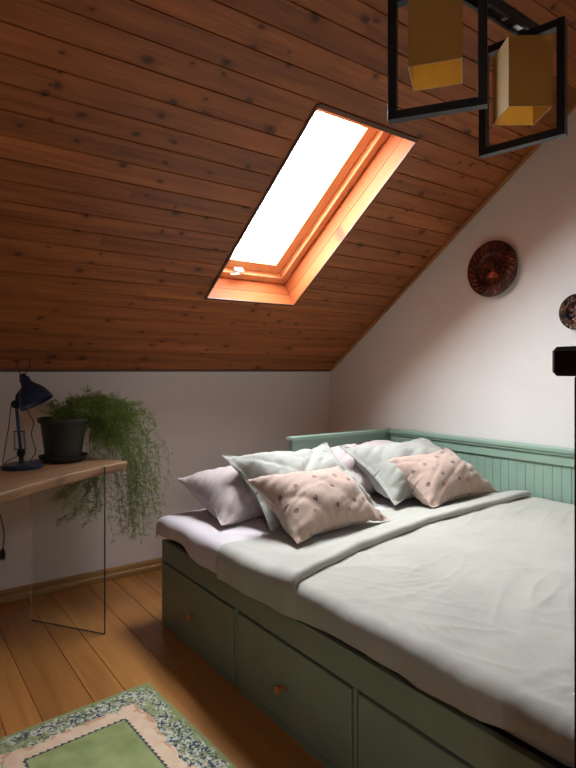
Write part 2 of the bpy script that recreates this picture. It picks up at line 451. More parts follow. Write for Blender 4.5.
# baseboards with a moulded profile (extruded along x)
def extrude_profile(bm, prof, a, b, axis='x'):
    def P(t, p): return (t, p[0], p[1]) if axis == 'x' else (p[0], t, p[1])
    A = [bm.verts.new(P(a, p)) for p in prof]; B = [bm.verts.new(P(b, p)) for p in prof]
    n = len(prof)
    for i in range(n):
        j = (i+1) % n; bm.faces.new((A[i], A[j], B[j], B[i]))
    bm.faces.new(A); bm.faces.new(B[::-1])
bm = NB()
y = YK
extrude_profile(bm, [(y, 0), (y-.022, 0), (y-.024, .006), (y-.022, .026), (y-.016, .034), (y-.014, .052), (y-.010, .062), (y-.004, .066), (y, .066)], XL+.001, XG-.001)
obj('baseboard_back', bm, BASEB, kind='structure')
bm = NB(); x = XG
extrude_profile(bm, [(x, 0), (x-.022, 0), (x-.024, .006), (x-.022, .026), (x-.016, .034), (x-.014, .052), (x-.010, .062), (x-.004, .066), (x, .066)], 2.70, YK-.03, 'y')
obj('baseboard_right', bm, TRIMG, kind='structure')
# batten where the slope meets the knee wall, and along the gable
bm = NB(); box(bm, XL+.01, XG-.01, YK-.016, YK, H-.004, H+.028, bev=.003); obj('trim_1', bm, TRIMW, kind='structure')
bm = NB(); box(bm, XG-.024, XG-.002, .02, SMAX-.05, .001, .018, bev=.004)
o = obj('trim_2', bm, TRIMG, kind='structure'); o.matrix_world = RM

# skylight ------------------------------------------------------
win = bpy.data.objects.new('window_1', None); C.objects.link(win); win.matrix_world = RM; win['kind'] = 'structure'
tag(win, 'roof window in the sloping boarded ceiling')
ZR = -.165
def pidbox(bm, lay, pid, *a, **k):
    before = set(bm.faces); box(bm, *a, **k)
    for f in bm.faces:
        if f not in before: f[lay] = pid
# lining boards: two along each side, with a thin gap between them
bm = NB(); lay = bm.faces.layers.float.new('pid')
t = .014
for k, (z0, z1) in enumerate(((-.078, .0), (ZR, -.0805))):
    pidbox(bm, lay, 1+k, HX0-t, HX0, HS0-t, HS1+t, z0, z1)
    pidbox(bm, lay, 3+k, HX1, HX1+t, HS0-t, HS1+t, z0, z1)
pidbox(bm, lay, 9, HX0-t-.02, HX0-t, HS0-.03, HS1+.03, ZR-.06, -.001)
pidbox(bm, lay, 9, HX1+t, HX1+t+.02, HS0-.03, HS1+.03, ZR-.06, -.001)
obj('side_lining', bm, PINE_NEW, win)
bm = NB(); lay = bm.faces.layers.float.new('pid')
for k, (z0, z1) in enumerate(((-.078, .0), (ZR, -.0805))):
    pidbox(bm, lay, 5+k, HX0, HX1, HS0-t, HS0, z0, z1)
    pidbox(bm, lay, 7+k, HX0, HX1, HS1, HS1+t, z0, z1)
pidbox(bm, lay, 9, HX0, HX1, HS0-t-.02, HS0-t, ZR-.06, -.001)
pidbox(bm, lay, 9, HX0, HX1, HS1+t, HS1+t+.02, ZR-.06, -.001)
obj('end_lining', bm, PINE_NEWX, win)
# opening trim on the ceiling face
bm = NB(); w = .012
box(bm, HX0-w, HX0, HS0-w, HS1+w, -.002, .007); box(bm, HX1, HX1+.006, HS0-w, HS1+w, -.002, .004)
box(bm, HX0, HX1, HS1, HS1+.02, -.002, .007); box(bm, HX0, HX1, HS0-w, HS0, -.002, .004)
obj('edge_trim', bm, TRIMW, win)
def ring(bm, lay, x0, x1, s0, s1, w, z0, z1, pid, bev=.002):
    pidbox(bm, lay, pid, x0, x0+w, s0, s1, z0, z1, bev=bev); pidbox(bm, lay, pid+1, x1-w, x1, s0, s1, z0, z1, bev=bev)
    pidbox(bm, lay, pid+2, x0+w, x1-w, s0, s0+w, z0, z1, bev=bev); pidbox(bm, lay, pid+3, x0+w, x1-w, s1-w, s1, z0, z1, bev=bev)
bm = NB(); lay = bm.faces.layers.float.new('pid')
ring(bm, lay, HX0-.01, HX1+.01, HS0-.01, HS1+.01, .052, -.25, ZR-.004, 11)
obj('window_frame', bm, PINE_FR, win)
bm = NB(); lay = bm.faces.layers.float.new('pid')
ring(bm, lay, HX0+.045, HX1-.045, HS0+.045, HS1-.045, .062, -.255, -.205, 21, .003)
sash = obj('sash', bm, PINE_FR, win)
bm = NB(); gx0, gx1, gs0, gs1 = HX0+.105, HX1-.105, HS0+.105, HS1-.105
box(bm, gx0, gx1, gs0, gs1, -.236, -.232); obj('glass_pane', bm, WGLASS, win)
bm = NB()
w = .005
for a in ((gx0, gx0+w, gs0, gs1), (gx1-w, gx1, gs0, gs1), (gx0, gx1, gs0, gs0+w), (gx0, gx1, gs1-w, gs1)):
    box(bm, *a, -.231, -.226)
obj('glazing_gasket', bm, plain('grey_gasket', srgb(92, 104, 128), .6), win)
bm = NB(); lx = HX0+.235; ls = HS0+.052
box(bm, lx-.03, lx+.03, ls-.010, ls+.014, -.2, -.168, bev=.004)
box(bm, lx-.012, lx+.012, ls-.006, ls+.02, -.17, -.152, bev=.004)
tube(bm, [(lx-.005, ls+.004, -.150), (lx-.06, ls-.004, -.146)], .006, 10)
obj('window_latch', bm, WHITEM, win, smooth='angle')

# ------------------------------------------------------------------ bed
BX0, BXM, BY0, BY1 = 1.11, 1.925, .53, 2.565
bed = thing('daybed', 'sage green painted daybed with drawers standing against the white gable wall', 'bed', (1.95, 1.55, 0))
def W(o):   # meshes are built in world space and parented keeping that place
    o.matrix_parent_inverse = o.parent.matrix_world.inverted() if False else Matrix.Translation(-Vector(o.parent.location)); return o
def part(name, bm, mat, parent, **k):
    o = obj(name, bm, mat, parent, **k)
    root = parent; T = Vector((0, 0, 0))
    while root: 
        if root.type == 'EMPTY': T += Vector(root.location)
        root = root.parent
    if parent.type == 'EMPTY': o.matrix_parent_inverse = Matrix.Translation(-T)
    return o
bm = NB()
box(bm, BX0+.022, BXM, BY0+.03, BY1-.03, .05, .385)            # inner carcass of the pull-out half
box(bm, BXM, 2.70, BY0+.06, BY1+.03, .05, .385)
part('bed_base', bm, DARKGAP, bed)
bm = NB()
box(bm, BX0, BX0+.022, BY0, BY1, .306, .402, bev=.002)          # rail above the drawers
for a, b in ((BY1-.026, BY1), (1.857, 1.873), (1.188, 1.204), (BY0, BY0+.022)):
    box(bm, BX0, BX0+.022, a, b, .0, .3055, bev=.001)
box(bm, BX0, BX0+.022, BY0+.022, BY1-.026, .0, .022, bev=.001)
part('front_frame', bm, GREEN_SHADED, bed)
bm = NB(); box(bm, BX0+.0225, BXM+.02, BY1-.026, BY1, .0, .40, bev=.002); part('end_panel', bm, GREEN_SHADED, bed)
bm = NB(); box(bm, BX0+.0225, 2.70, BY0, BY0+.024, .0, .40, bev=.002); part('foot_panel', bm, GREEN_SHADED, bed)
for a, b, kn in ((1.880, 2.532, 2.225), (1.210, 1.850, 1.545), (.558, 1.182, .87)):
    bm = NB(); box(bm, BX0-.004, BX0+.018, a, b, .027, .2975, bev=.004)
    dr = part('drawer', bm, GREEN_SHADED, bed)
    bm = NB()
    lathe(bm, [(0, 0), (.0075, 0), (.0065, .010), (.008, .015), (.0145, .020), (.0155, .025), (.0135, .031), (.007, .034), (0, .0345)], 24,
          frame_mtx((BX0-.004, kn, .150), (0, 1, 0), (0, 0, 1), (-1, 0, 0)))
    k_ = obj('knob', bm, KNOBW, dr, smooth='angle'); tag(k_, 'round copper-brown knob')
# end arm: stiles, rails, recessed panel, cap
AY0, AY1 = 2.600, 2.640
bm = NB()
box(bm, 1.925, 1.985, AY0, AY1, .0, .815, bev=.002); box(bm, 2.68, 2.745, AY0, AY1, 0, .815, bev=.002)
box(bm, 1.985, 2.68, AY0+.003, AY1-.003, .72, .815); box(bm, 1.985, 2.68, AY0+.003, AY1-.003, .2, .42)
box(bm, 1.985, 2.68, AY0+.014, AY1-.014, .42, .72)
box(bm, 1.915, 2.745, AY0-.010, AY1+.010, .815, .838, bev=.004)
part('side_arm', bm, GREEN, bed)
bm = NB()
box(bm, 1.925, 1.985, BY0-.02, BY0+.0, .0, .0301) if False else None
# back panel with beadboard
bx = 2.728
box(bm, bx, 2.762, BY0, 2.645, .752, .815, bev=.002)              # top rail
box(bm, bx, 2.762, BY0, 2.645, .25, .44)                           # lower rail
box(bm, bx, 2.762, 2.545, 2.645, .0, .753); box(bm, bx, 2.762, BY0, BY0+.1, .0, .753)
box(bm, bx-.016, 2.772, BY0, 2.655, .815, .838, bev=.005)         # cap
box(bm, bx-.010, bx-.0005, BY0+.01, 2.60, .803, .815, bev=.002)      # cove under the cap
pitch = .0485; yy = BY0+.1
while yy < 2.543:
    e = min(yy+pitch, 2.545)
    bm2a = (yy+.0010, e-.0010)
    box(bm, bx+.010, 2.757, bm2a[0], bm2a[1], .44, .7525, bev=.0015)
    yy += pitch
box(bm, bx+.0122, 2.755, BY0+.1, 2.545, .44, .752)
part('back_panel', bm, GREEN, bed)

# mattress + sheet
MX0, MY0, MY1, MTOP = 1.135, .57, 2.585, .512
bm = NB(); box(bm, MX0, 2.715, MY0, MY1, .402, MTOP-.01, bev=.03)
mat_ = obj('mattress', bm, SHEET, None, smooth=True); tag(mat_, 'thick white mattress lying on the sage green daybed', 'mattress')

def fbm(x, y, z=0., o=3):
    return noise.fractal(Vector((x, y, z)), 1., 2., o)

def ridge(x, y, ang, freq, seed, stretch=5.):
    c, s_ = math.cos(ang), math.sin(ang)
    u, v_ = x*c+y*s_, -x*s_+y*c
    n = noise.noise(Vector((u*freq/stretch+seed, v_*freq, seed*1.7)))
    return (1-abs(n)*2)**3 if abs(n) < .5 else 0.

def drape(top_fn, xs_hi, edge_x, r, hang, ya, yb, ny, nx=90, bot_fn=None, ext=.0, endhang=0., wr=None):
    """sheet from x=xs_hi down to edge_x then hanging; returns array of points"""
    flat = xs_hi-(edge_x+r)
    arc = r*math.pi/2
    P = np.zeros((nx, ny, 3))
    for j in range(ny):
        tj = j/(ny-1)
        for i in range(nx):
            ti = i/(nx-1)
            yj = (ya(edge_x, 0) if callable(ya) else ya)*(1-tj)+(yb(edge_x, 0) if callable(yb) else yb)*tj
            hl = max(.004, top_fn(edge_x+r, yj)-r-hang(yj))
            s_ = ti*(flat+arc+hl)
            if s_ < flat: x = xs_hi-s_; dz = 0.; out = 0
            elif s_ < flat+arc:
                a = (s_-flat)/r; x = edge_x+r-r*math.sin(a); dz = r*(1-math.cos(a)); out = a/1.57
            else: x = edge_x; dz = r+(s_-flat-arc); out = 1
            A = ya(x, dz) if callable(ya) else ya; B = yb(x, dz) if callable(yb) else yb
            y = A+(B-A)*tj
            z = top_fn(x, y)-dz
            if wr:
                w_ = wr(x, y, dz)
                z += w_*(1-out); x -= w_*out
            P[i, j] = (x, y, z)
    return P

def solid_grid(name, P, mat, parent, th, uvscale=1., kind=None, sub=1):
    bm = NB(); V = grid_mesh(bm, P)
    uv = bm.loops.layers.uv.new('UVMap')
    n, m = P.shape[:2]
    idx = {V[i][j]: (i, j) for i in range(n) for j in range(m)}
    di = np.cumsum(np.r_[0, np.linalg.norm(np.diff(P[:, m//2], axis=0), axis=1)]); dj = np.cumsum(np.r_[0, np.linalg.norm(np.diff(P[n//2], axis=0), axis=1)])
    for f in bm.faces:
        for l in f.loops:
            i, j = idx[l.vert]; l[uv].uv = (di[i]*uvscale, dj[j]*uvscale)
    bmesh.ops.recalc_face_normals(bm, faces=bm.faces)
    if sum(f.normal.z for f in bm.faces) < 0: bmesh.ops.reverse_faces(bm, faces=bm.faces)
    o = obj(name, bm, mat, None, smooth=True, keep=True)
    if parent: o.parent = parent
    md = o.modifiers.new('thick', 'SOLIDIFY'); md.thickness = th; md.offset = -1 if th > 0 else 1
    if sub:
        ms = o.modifiers.new('sub', 'SUBSURF'); ms.levels = 1; ms.render_levels = 1
    return o

BOT = [(.40, .455), (.55, .463), (.62, .464), (.76, .442), (.93, .432), (1.08, .438), (1.23, .441), (1.40, .428), (1.53, .417), (1.70, .408), (1.90, .403), (2.13, .402), (2.25, .428), (2.34, .444), (2.45, .438), (2.6, .420)]
def bottom(y):           # height of the hanging edge along the open side of the bed
    return float(np.interp(y, [a for a, b in BOT], [b for a, b in BOT]))
def bed_top(x, y):     # gentle rise towards the wall
    return .512+.0*(x-1.1)
def sheet_wr(x, y, dz):
    w = .004*fbm(x*5, y*5, 2)+.004*ridge(x, y, 1.2, 7, 3.3)
    if dz > .02: w += .006*math.sin(y*21+1.3*fbm(y*3, 0, 1))*min(1, dz/.1)
    return w
# white sheet over the head end, with its corner falling over the side
def sy1(x, dz): return 2.572+.012*fbm(x*6, 3.1)
P = drape(lambda x, y: bed_top(x, y)+.008-max(0, (y-2.54))**2*7, 2.705, 1.092, .04, lambda y: bottom(y), 1.70, sy1, 60, 70, wr=sheet_wr)
# fold the end of the sheet down over the mattress end
n, m = P.shape[:2]
ext = []
for k in range(1, 9):
    a = k/8*1.45; ring_ = P[:, -1].copy()
    ring_[:, 1] += .035*math.sin(a) ; ring_[:, 2] -= .035*(1-math.cos(a))+(.0 if k < 7 else .03*(k-6))
    ring_[:, 2] = np.maximum(ring_[:, 2], .402)
    ext.append(ring_[:, None])
P = np.concatenate([P]+ext, axis=1)
lim = 2.597
for i in range(P.shape[0]):
    for j in range(P.shape[1]):
        if P[i, j, 0] > 1.90: P[i, j, 1] = min(P[i, j, 1], 2.590)
so = solid_grid('bed_sheet', P, SHEET, None, .005)
tag(so, 'lavender-white bed sheet hanging over the mattress corner nearest the fern', 'sheet')

# duvet
def dtop(x, y):
    t = min(1, max(0, (x-1.15)/1.5))
    z = .532+.012*min(1, t*3)+.030*t*t
    return z+.006*fbm(x*1.8, y*1.8, 5)
def dwr(x, y, dz):
    w = .003*fbm(x*7, y*7, 8)
    w += .005*ridge(x, y, -.55, 7.5, 1.3, 4)*max(0, fbm(x*1.3, y*1.3, 4)+.35)
    w += .006*ridge(x, y, .35, 13, 7.3, 5)*max(0, fbm(x*1.7+3, y*1.7, 9)+.2)
    w += .005*ridge(x, y, -1.2, 18, 4.3, 6)*max(0, fbm(x*2+7, y*2, 2)+.1)
    w += .004*ridge(x, y, -.35, 26, 9.1, 4)*max(0, fbm(x*3+1, y*3, 6)+.15)+.003*ridge(x, y, .9, 34, 5.1, 4)*max(0, fbm(x*3+4, y*3, 3)+.1)
    if dz > .01: w += .003*math.sin(y*17+2*fbm(y*4, 0, 1))*min(1, dz/.08)+.0015*math.sin(y*43)*min(1, dz/.1)
    return w
def fold_y(x, dz=0.):     # where the turned-down band ends (towards the foot)
    if x > 1.94: v_ = 1.618-(x-1.94)*.03
    elif x > 1.45: v_ = 1.539+(x-1.45)*.161
    else: v_ = 1.539-(1.45-x)*.24
    return v_-.10*0-min(dz, .1)*.1
def dhang(t): return .066+.012*math.sin(t*9+.6)+.006*math.sin(t*23)
P = drape(dtop, 2.712, 1.083, .040, bottom, .47, lambda x, dz: fold_y(x, dz)+.05, 190, 230, wr=dwr)
du = solid_grid('duvet', P, DUVET, None, .012, 1.)
tag(du, 'rumpled pale grey-green ribbed duvet spread over the daybed', 'duvet')
# turned-down band of the duvet
def btop(x, y):
    f0 = fold_y(x); t = (y-f0)/.42
    rise = .026*max(0, 1-abs(t-.05)/.38) if t > .05 else .026*math.sqrt(max(0, 1-((.05-t)/.05)**2))
    base = dtop(x, y)+.004
    lo = .534+.004*fbm(x*3, y*3, 1)
    k = min(1, max(0, (t-.25)/.5))
    return base*(1-k)+lo*k+rise
def bwr(x, y, dz):
    w = .0035*fbm(x*6, y*6, 18)+.006*ridge(x, y, .18, 8, 2.1, 7)*max(0, .4+fbm(x*2, y*2, 3))
    if dz > .01: w += .003*math.sin(y*26)*min(1, dz/.08)
    return w
P = drape(btop, 2.708, 1.079, .040, lambda y: bottom(y)-.003, lambda x, dz: fold_y(x, dz), lambda x, dz: 1.955+.02*fbm(x*2, 1)+(.03 if x > 1.3 else 0), 70, 150, wr=bwr)
bd = solid_grid('turned_down_band', P, FOLD, du, .010)
tag(bd, 'smooth turned-down edge of the duvet')

# ------------------------------------------------------------------ pillows (small mass-spring inflation)
def inflate(w, h, T, n=64, m=48, seed=0, steps=170, it=5, crease=.004):
    rng = np.random.RandomState(seed)
    u = np.linspace(-w/2, w/2, n); v_ = np.linspace(0, h, m)
    G = np.zeros((2, n, m, 3)); G[..., 0] = u[None, :, None]; G[..., 1] = v_[None, None, :]
    bump_ = rng.randn(2, n, m)*.0015
    G[0, ..., 2] = .004+bump_[0]; G[1, ..., 2] = -.004+bump_[1]
    for k in (0, 1):
        for idx in ((0, slice(None)), (-1, slice(None)), (slice(None), 0), (slice(None), -1)):
            G[k][idx][..., 2] = 0
    Vv = np.zeros_like(G)
    lu, lv = w/(n-1), h/(m-1); ld = math.hypot(lu, lv)
    def con(A, B, L, k):
        d = B-A; l = np.linalg.norm(d, axis=-1, keepdims=True)+1e-9
        c = d*(1-L/l)*.5*k
        A += c; B -= c
    def tie():
        for idx in ((0, slice(None)), (-1, slice(None)), (slice(None), 0), (slice(None), -1)):
            a = (G[0][idx]+G[1][idx])*.5
            G[0][idx] = a; G[1][idx] = a
    for st in range(steps):
        du_ = np.gradient(G, axis=1); dv_ = np.gradient(G, axis=2)
        N_ = np.cross(du_, dv_); N_ /= np.linalg.norm(N_, axis=-1, keepdims=True)+1e-9
        N_[1] *= -1
        tm = np.mean(G[0, ..., 2]-G[1, ..., 2])
        p = min(.003, max(0, (T*.62-tm))*.12+.00012)
        Vv = Vv*.90+N_*p
        old = G.copy(); G = G+Vv
        for _ in range(it):
            for o_ in (0, 1):
                con(G[:, o_:-1:2][:, :(n-1-o_+1)//2], G[:, o_+1::2][:, :(n-1-o_+1)//2], lu, 1.)
                con(G[:, :, o_:-1:2][:, :, :(m-1-o_+1)//2], G[:, :, o_+1::2][:, :, :(m-1-o_+1)//2], lv, 1.)
            con(G[:, :-1:2, :-1], G[:, 1::2, 1:][:, :G[:, :-1:2].shape[1]], ld, .35)
            con(G[:, 1:-1:2, 1:], G[:, 2::2, :-1][:, :G[:, 1:-1:2].shape[1]], ld, .35)
            tie()
        Vv = np.clip(G-old, -.01, .01)
    c = G.mean(axis=(0, 1, 2)); G[..., 0] -= c[0]; G[..., 1] -= G[..., 1].min()
    return G

def pillow(name, label, mat, G, org, U, Vd, floor_fn=None, group=None, bend=0., seam=None, uvs=(1, 1), sag=0.):
    """G inflated grid; org = centre of the lower seam, U = direction along the width, Vd = up the pillow"""
    U = Vector(U).normalized(); Vd = Vector(Vd).normalized(); Nn = U.cross(Vd).normalized(); Vd = Nn.cross(U).normalized()
    n, m = G.shape[1:3]; hh = G[..., 1].max(); ww = G[..., 0].max()
    o3 = Vector(org)
    bm = NB(); uv = bm.loops.layers.uv.new('UVMap')
    verts = [[[None]*m for _ in range(n)] for _ in (0, 1)]
    for k in (0, 1):
        for i in range(n):
            for j in range(m):
                edge = i in (0, n-1) or j in (0, m-1)
                if k == 1 and edge: verts[1][i][j] = verts[0][i][j]; continue
                g = G[k, i, j]
                t = g[1]/hh
                nz = g[2]-bend*math.sin(math.pi*t)*(1-.4*(g[0]/ww)**2)+sag*(abs(g[0])/ww)**2*(t**1.5)
                if not edge:
                    a_, b_ = i/(n-1), j/(m-1); sd_ = len(name)*3.1+org[0]*7
                    de = min(a_, 1-a_)*2*ww; dh = min(b_, 1-b_)*hh
                    pk = math.exp(-de/.045)*math.sin(b_*hh*150+3*noise.noise(Vector((b_*6, sd_, k))))+math.exp(-dh/.040)*math.sin(a_*ww*300+4*noise.noise(Vector((a_*7, sd_+5, k))))
                    fade = min(1, min(de, dh)/.012)
                    cr = 0.
                    for q_, (an_, fr_q, am) in enumerate(((.75, 9, .022), (-.75, 10, .020), (.2, 14, .012), (1.35, 12, .012), (.5, 20, .009))):
                        cr += am*ridge(g[0], g[1], an_, fr_q, sd_+q_*3.7+k, 4.5)*max(0, .45+noise.noise(Vector((g[0]*4+q_*9, g[1]*4, sd_))))
                    nz += (1 if k == 0 else -1)*fade*(pk*.0042-cr+.010*noise.noise(Vector((g[0]*9, g[1]*9, sd_+k*4))))
                if seam and not edge:
                    fa = i/(n-1); nz = nz*(.45 if fa < .05 else (.45+.55*min(1, (fa-.05)/.10)))-(.006 if k == 0 else -.006)*math.exp(-((fa-.055)/.012)**2)
                p = o3+U*float(g[0])+Vd*float(g[1])+Nn*float(nz)
                if floor_fn:
                    zf = floor_fn(p.x, p.y)
                    if p.z < zf: p.z = zf+.0015
                p.x = min(p.x, 2.706); p.y = min(p.y, 2.585)
                verts[k][i][j] = bm.verts.new(p)
    for k in (0, 1):
        for i in range(n-1):
            for j in range(m-1):
                q = [(i, j), (i+1, j), (i+1, j+1), (i, j+1)]
                if k: q = q[::-1]
                try: f = bm.faces.new([verts[k][a][b] for a, b in q])
                except ValueError: continue
                for l, (a, b) in zip(f.loops, q):
                    l[uv].uv = (a/(n-1)*uvs[0]+k*3.3, b/(m-1)*uvs[1])
    edge = [verts[0][i][0].co.copy() for i in range(n)]+[verts[0][n-1][j].co.copy() for j in range(1, m)]+[verts[0][i][m-1].co.copy() for i in range(n-2, -1, -1)]+[verts[0][0][j].co.copy() for j in range(m-2, 0, -1)]
    o = obj(name, bm, mat, None, smooth=True, keep=True)
    c = Vector(org)
    o.data.transform(Matrix.Translation(-c)); o.location = c
    tag(o, label, 'pillow' if name == 'pillow' else 'cushion', group)
    ms = o.modifiers.new('sub', 'SUBSURF'); ms.levels = 1; ms.render_levels = 1
    if seam:
        b2 = NB(); tube(b2, [e-c for e in edge]+[edge[0]-c], seam, 6, False)
        so_ = obj('piping', b2, mat, o, smooth=True)
    return o

def sheet_floor(x, y): return MTOP+.015
def top_floor(x, y):
    if y < fold_y(x): return dtop(x, y)+.012
    if y < 2.0: return btop(x, y)+.010
    return MTOP+.015
G1 = inflate(.72, .48, .13, seed=1)
G2 = inflate(.70, .485, .15, seed=2)
G3 = inflate(.545, .42, .13, n=60, m=46, seed=3)
G4 = inflate(.535, .41, .13, n=60, m=46, seed=5)
G5 = inflate(.72, .485, .14, seed=8)
gb = 'pale blush sleeping pillows at the head of the bed'
gs_ = 'pale sage pillows leaning back'
gc = 'blush cushions with small printed motifs'
pillow('pillow', 'pale blush pillow lying at the open corner of the bed, nearest the fern', PINKP, G1, (1.545, 2.15, .545), (1, .02, 0), (-.02, .40, .13), sheet_floor, gb)
pillow('pillow', 'pale blush pillow mostly hidden behind the sage pillow by the headboard corner', PINKP, G1, (2.33, 2.14, .58), (1, 0, 0), (0, .40, .15), sheet_floor, gb)
pillow('pillow', 'pale sage pillow leaning back behind the front blush cushion, towards the open side', SAGEP, G2, (1.670, 1.975, .545), (1, .06, .015), (.0, .37, .285), sheet_floor, gs_, bend=.01, seam=.0025)
pillow('pillow', 'pale sage pillow leaning in the headboard corner behind the second blush cushion', SAGEP, G5, (2.375, 1.915, .565), (1, .03, .0), (.0, .41, .26), sheet_floor, gs_, bend=.01, seam=.0025)
pillow('cushion', 'blush cushion with brown motifs nearest the drawer side of the bed', MOTIF, G3, (1.550, 1.715, .560), (1, .0, .025), (.03, .30, .175), top_floor, gc, bend=.012, uvs=(1, .75))
pillow('cushion', 'blush cushion with brown motifs next to the beadboard back panel', MOTIF, G4, (2.375, 1.735, .575), (1, -.02, .05), (.11, .29, .175), top_floor, gc, bend=.012, uvs=(1, .75))

# ------------------------------------------------------------------ desk
DZ = .777
desk = thing('desk', 'live-edge oak desk on a clear glass leg beside the knee wall', 'desk', (.45, 2.75, 0))
front = smooth_path([(-.55, 1.66, 0), (-.20, 1.86, 0), (.10, 2.05, 0), (.353, 2.252, 0), (.507, 2.39, 0), (.681, 2.515, 0), (.836, 2.617, 0), (.984, 2.692, 0)], 6)
end = smooth_path([(.984, 2.692, 0), (.945, 2.78, 0), (.885, 2.885, 0), (.83, 2.99, 0), (.76, 3.10, 0)], 5)[1:]
back = smooth_path([(.76, 3.10, 0), (.5, 2.95, 0), (.1, 2.68, 0), (-.3, 2.40, 0), (-.75, 2.10, 0)], 5)[1:]
outl = front+end+back
bm = NB()
rows = []
for z, ins in ((DZ-.044, .014), (DZ-.038, .008), (DZ-.012, .0), (DZ-.004, .0), (DZ, .005)):
    cen = Vector((.2, 2.5, 0)); row = []
    for k, p in enumerate(outl):
        a = outl[(k-1) % len(outl)]; b = outl[(k+1) % len(outl)]
        tdir = (b-a).normalized(); nin = Vector((-tdir.y, tdir.x, 0))
        wob = .004*noise.noise(Vector((p.x*9, p.y*9, z*30)))
        row.append(bm.verts.new((p.x+nin.x*(ins+wob), p.y+nin.y*(ins+wob), z)))
    rows.append(row)
n = len(outl)
for a, b in zip(rows[:-1], rows[1:]):
    for k in range(n): bm.faces.new((a[k], a[(k+1) % n], b[(k+1) % n], b[k]))
bm.faces.new(rows[0][::-1]); bm.faces.new(rows[-1])
bmesh.ops.triangulate(bm, faces=[f for f in bm.faces if len(f.verts) > 4])
# turn the mesh so the grain (object x) runs along the desk
ang = math.radians(33)
Rz = Matrix.Rotation(ang, 4, 'Z'); o = obj('tabletop', bm, OAK, desk)
o.data.transform(Rz.inverted() @ Matrix.Translation(-Vector(desk.location)))
o.matrix_parent_inverse = Matrix.Identity(4); o.rotation_euler = (0, 0, ang)
def glass_leg(p0, p1, z1, th=.010):
    a = Vector((*p0, 0)); b = Vector((*p1, 0)); d = (b-a).normalized(); nrm = Vector((-d.y, d.x, 0)); L = (b-a).length
    bm = NB()
    t_ = bmesh.ops.create_cube(bm, size=1.)
    for v_ in bm.verts: v_.co = Vector(((v_.co.x+.5)*L, v_.co.y*th, (v_.co.z+.5)*z1+.0005))
    bmesh.ops.bevel(bm, geom=list(bm.edges), offset=.0008, segments=1, affect='EDGES')
    bmesh.ops.recalc_face_normals(bm, faces=bm.faces)
    for f in bm.faces:
        if abs(f.normal.y) > .95: f.material_index = 0
        elif f.calc_center_median().x > L*.5: f.material_index = 1
        else: f.material_index = 2
    bmesh.ops.transform(bm, matrix=frame_mtx(a, d, nrm, (0, 0, 1)), verts=bm.verts)
    o = obj('leg', bm, None, desk, mats=[GLASS, GEDGE, GEDGEL])
    o.matrix_parent_inverse = Matrix.Translation(-Vector(desk.location)); tag(o, 'clear glass panel leg')
    return o
glass_leg((.602, 2.967), (.846, 2.604), DZ-.003)
glass_leg((-.58, 2.20), (-.34, 1.83), DZ-.046)

# ------------------------------------------------------------------ desk lamp
LB = Vector((.53, 2.79, DZ)); LD = LB.x*FS+LB.y*FC; LR = LB.x*FC-LB.y*FS
def lp(u, v_, dd=0.):        # lamp-plane point, local to the lamp's base
    d_ = LD+dd; r_ = (u-288)/FPX*d_; z = H-(v_-371)/FPX*d_
    return fr(d_, r_, z)-LB
lamp = thing('desk_lamp', 'navy blue adjustable desk lamp standing on the oak desk', 'lamp', LB)
bm = NB(); lathe(bm, [(0, 0.0005), (.086, .0005), (.088, .004), (.088, .016), (.084, .020), (.02, .0225), (.0, .0225)], 48)
obj('base', bm, NAVY, lamp, smooth='angle')
bm = NB()
tube(bm, [lp(21.5, 465), lp(21, 453)], .011, 16)
lathe(bm, [(0, -.012), (.016, -.012), (.016, .012), (0, .012)], 20, frame_mtx(lp(21, 453), (FS, FC, 0), (0, 0, 1), (FC, -FS, 0)))
obj('pivot', bm, BLACKM, lamp, smooth='angle')
bm = NB()
tube(bm, [lp(21, 453), lp(18.5, 428), lp(16.5, 406)], .0075, 12)
obj('arm', bm, NAVY, lamp, smooth='angle')
bm = NB()
for du_ in (-5.2, 5.2):
    pts = []
    a = lp(20+du_, 449); b = lp(19+du_*.9, 432)
    for k in range(90):
        t_ = k/89; c = a.lerp(b, t_); an = t_*2*math.pi*11
        pts.append(c+Vector((math.cos(an)*.0032, math.sin(an)*.0032, 0)))
    tube(bm, pts, .0012, 5)
tube(bm, [lp(14, 449.3), lp(26, 449.3)], .0025, 8); tube(bm, [lp(14, 431.5), lp(24.5, 431.5)], .0025, 8)
obj('spring', bm, BLACKM, lamp, smooth='angle')
bm = NB()
jc = lp(16.5, 404)
lathe(bm, [(0, -.016), (.017, -.016), (.019, -.012), (.019, .012), (.017, .016), (0, .016)], 24, frame_mtx(jc, (1, 0, 0), (0, 0, 1), Vector((-FS, -FC, 0))))
tube(bm, [jc, lp(17.5, 396), lp(22, 390)], .009, 10)
obj('elbow_joint', bm, BLACKM, lamp, smooth='angle')
# shade
neck = lp(23.3, 377); rim = lp(37, 403.5)
ax = (rim-neck).normalized(); sd = Vector((FS, FC, 0)); upv = sd.cross(ax).normalized()
SL = (rim-neck).length
mt = frame_mtx(neck, sd, ax.cross(sd), ax)
bm = NB()
outer = [(0, .0), (.016, .0), (.021, .004), (.023, .014), (.024, .030), (.032, .044), (.047, .060), (.060, .080), (.069, .102), (.0745, .122), (.077, SL)]
inner = [(.0745, SL-.001), (.070, .118), (.062, .096), (.050, .072), (.034, .055), (.0, .050)]
lathe(bm, outer+inner, 48, mt)
obj('lamp_shade', bm, NAVY, lamp, smooth='angle')
bm = NB(); lathe(bm, [(0, -.014), (.012, -.014), (.015, -.010), (.016, .001), (0, .001)], 24, mt)
tube(bm, smooth_path([neck+ax*.004, lp(20, 373), lp(18, 367), lp(17.4, 361.5), lp(18.5, 358.5)], 5), .0022, 6)
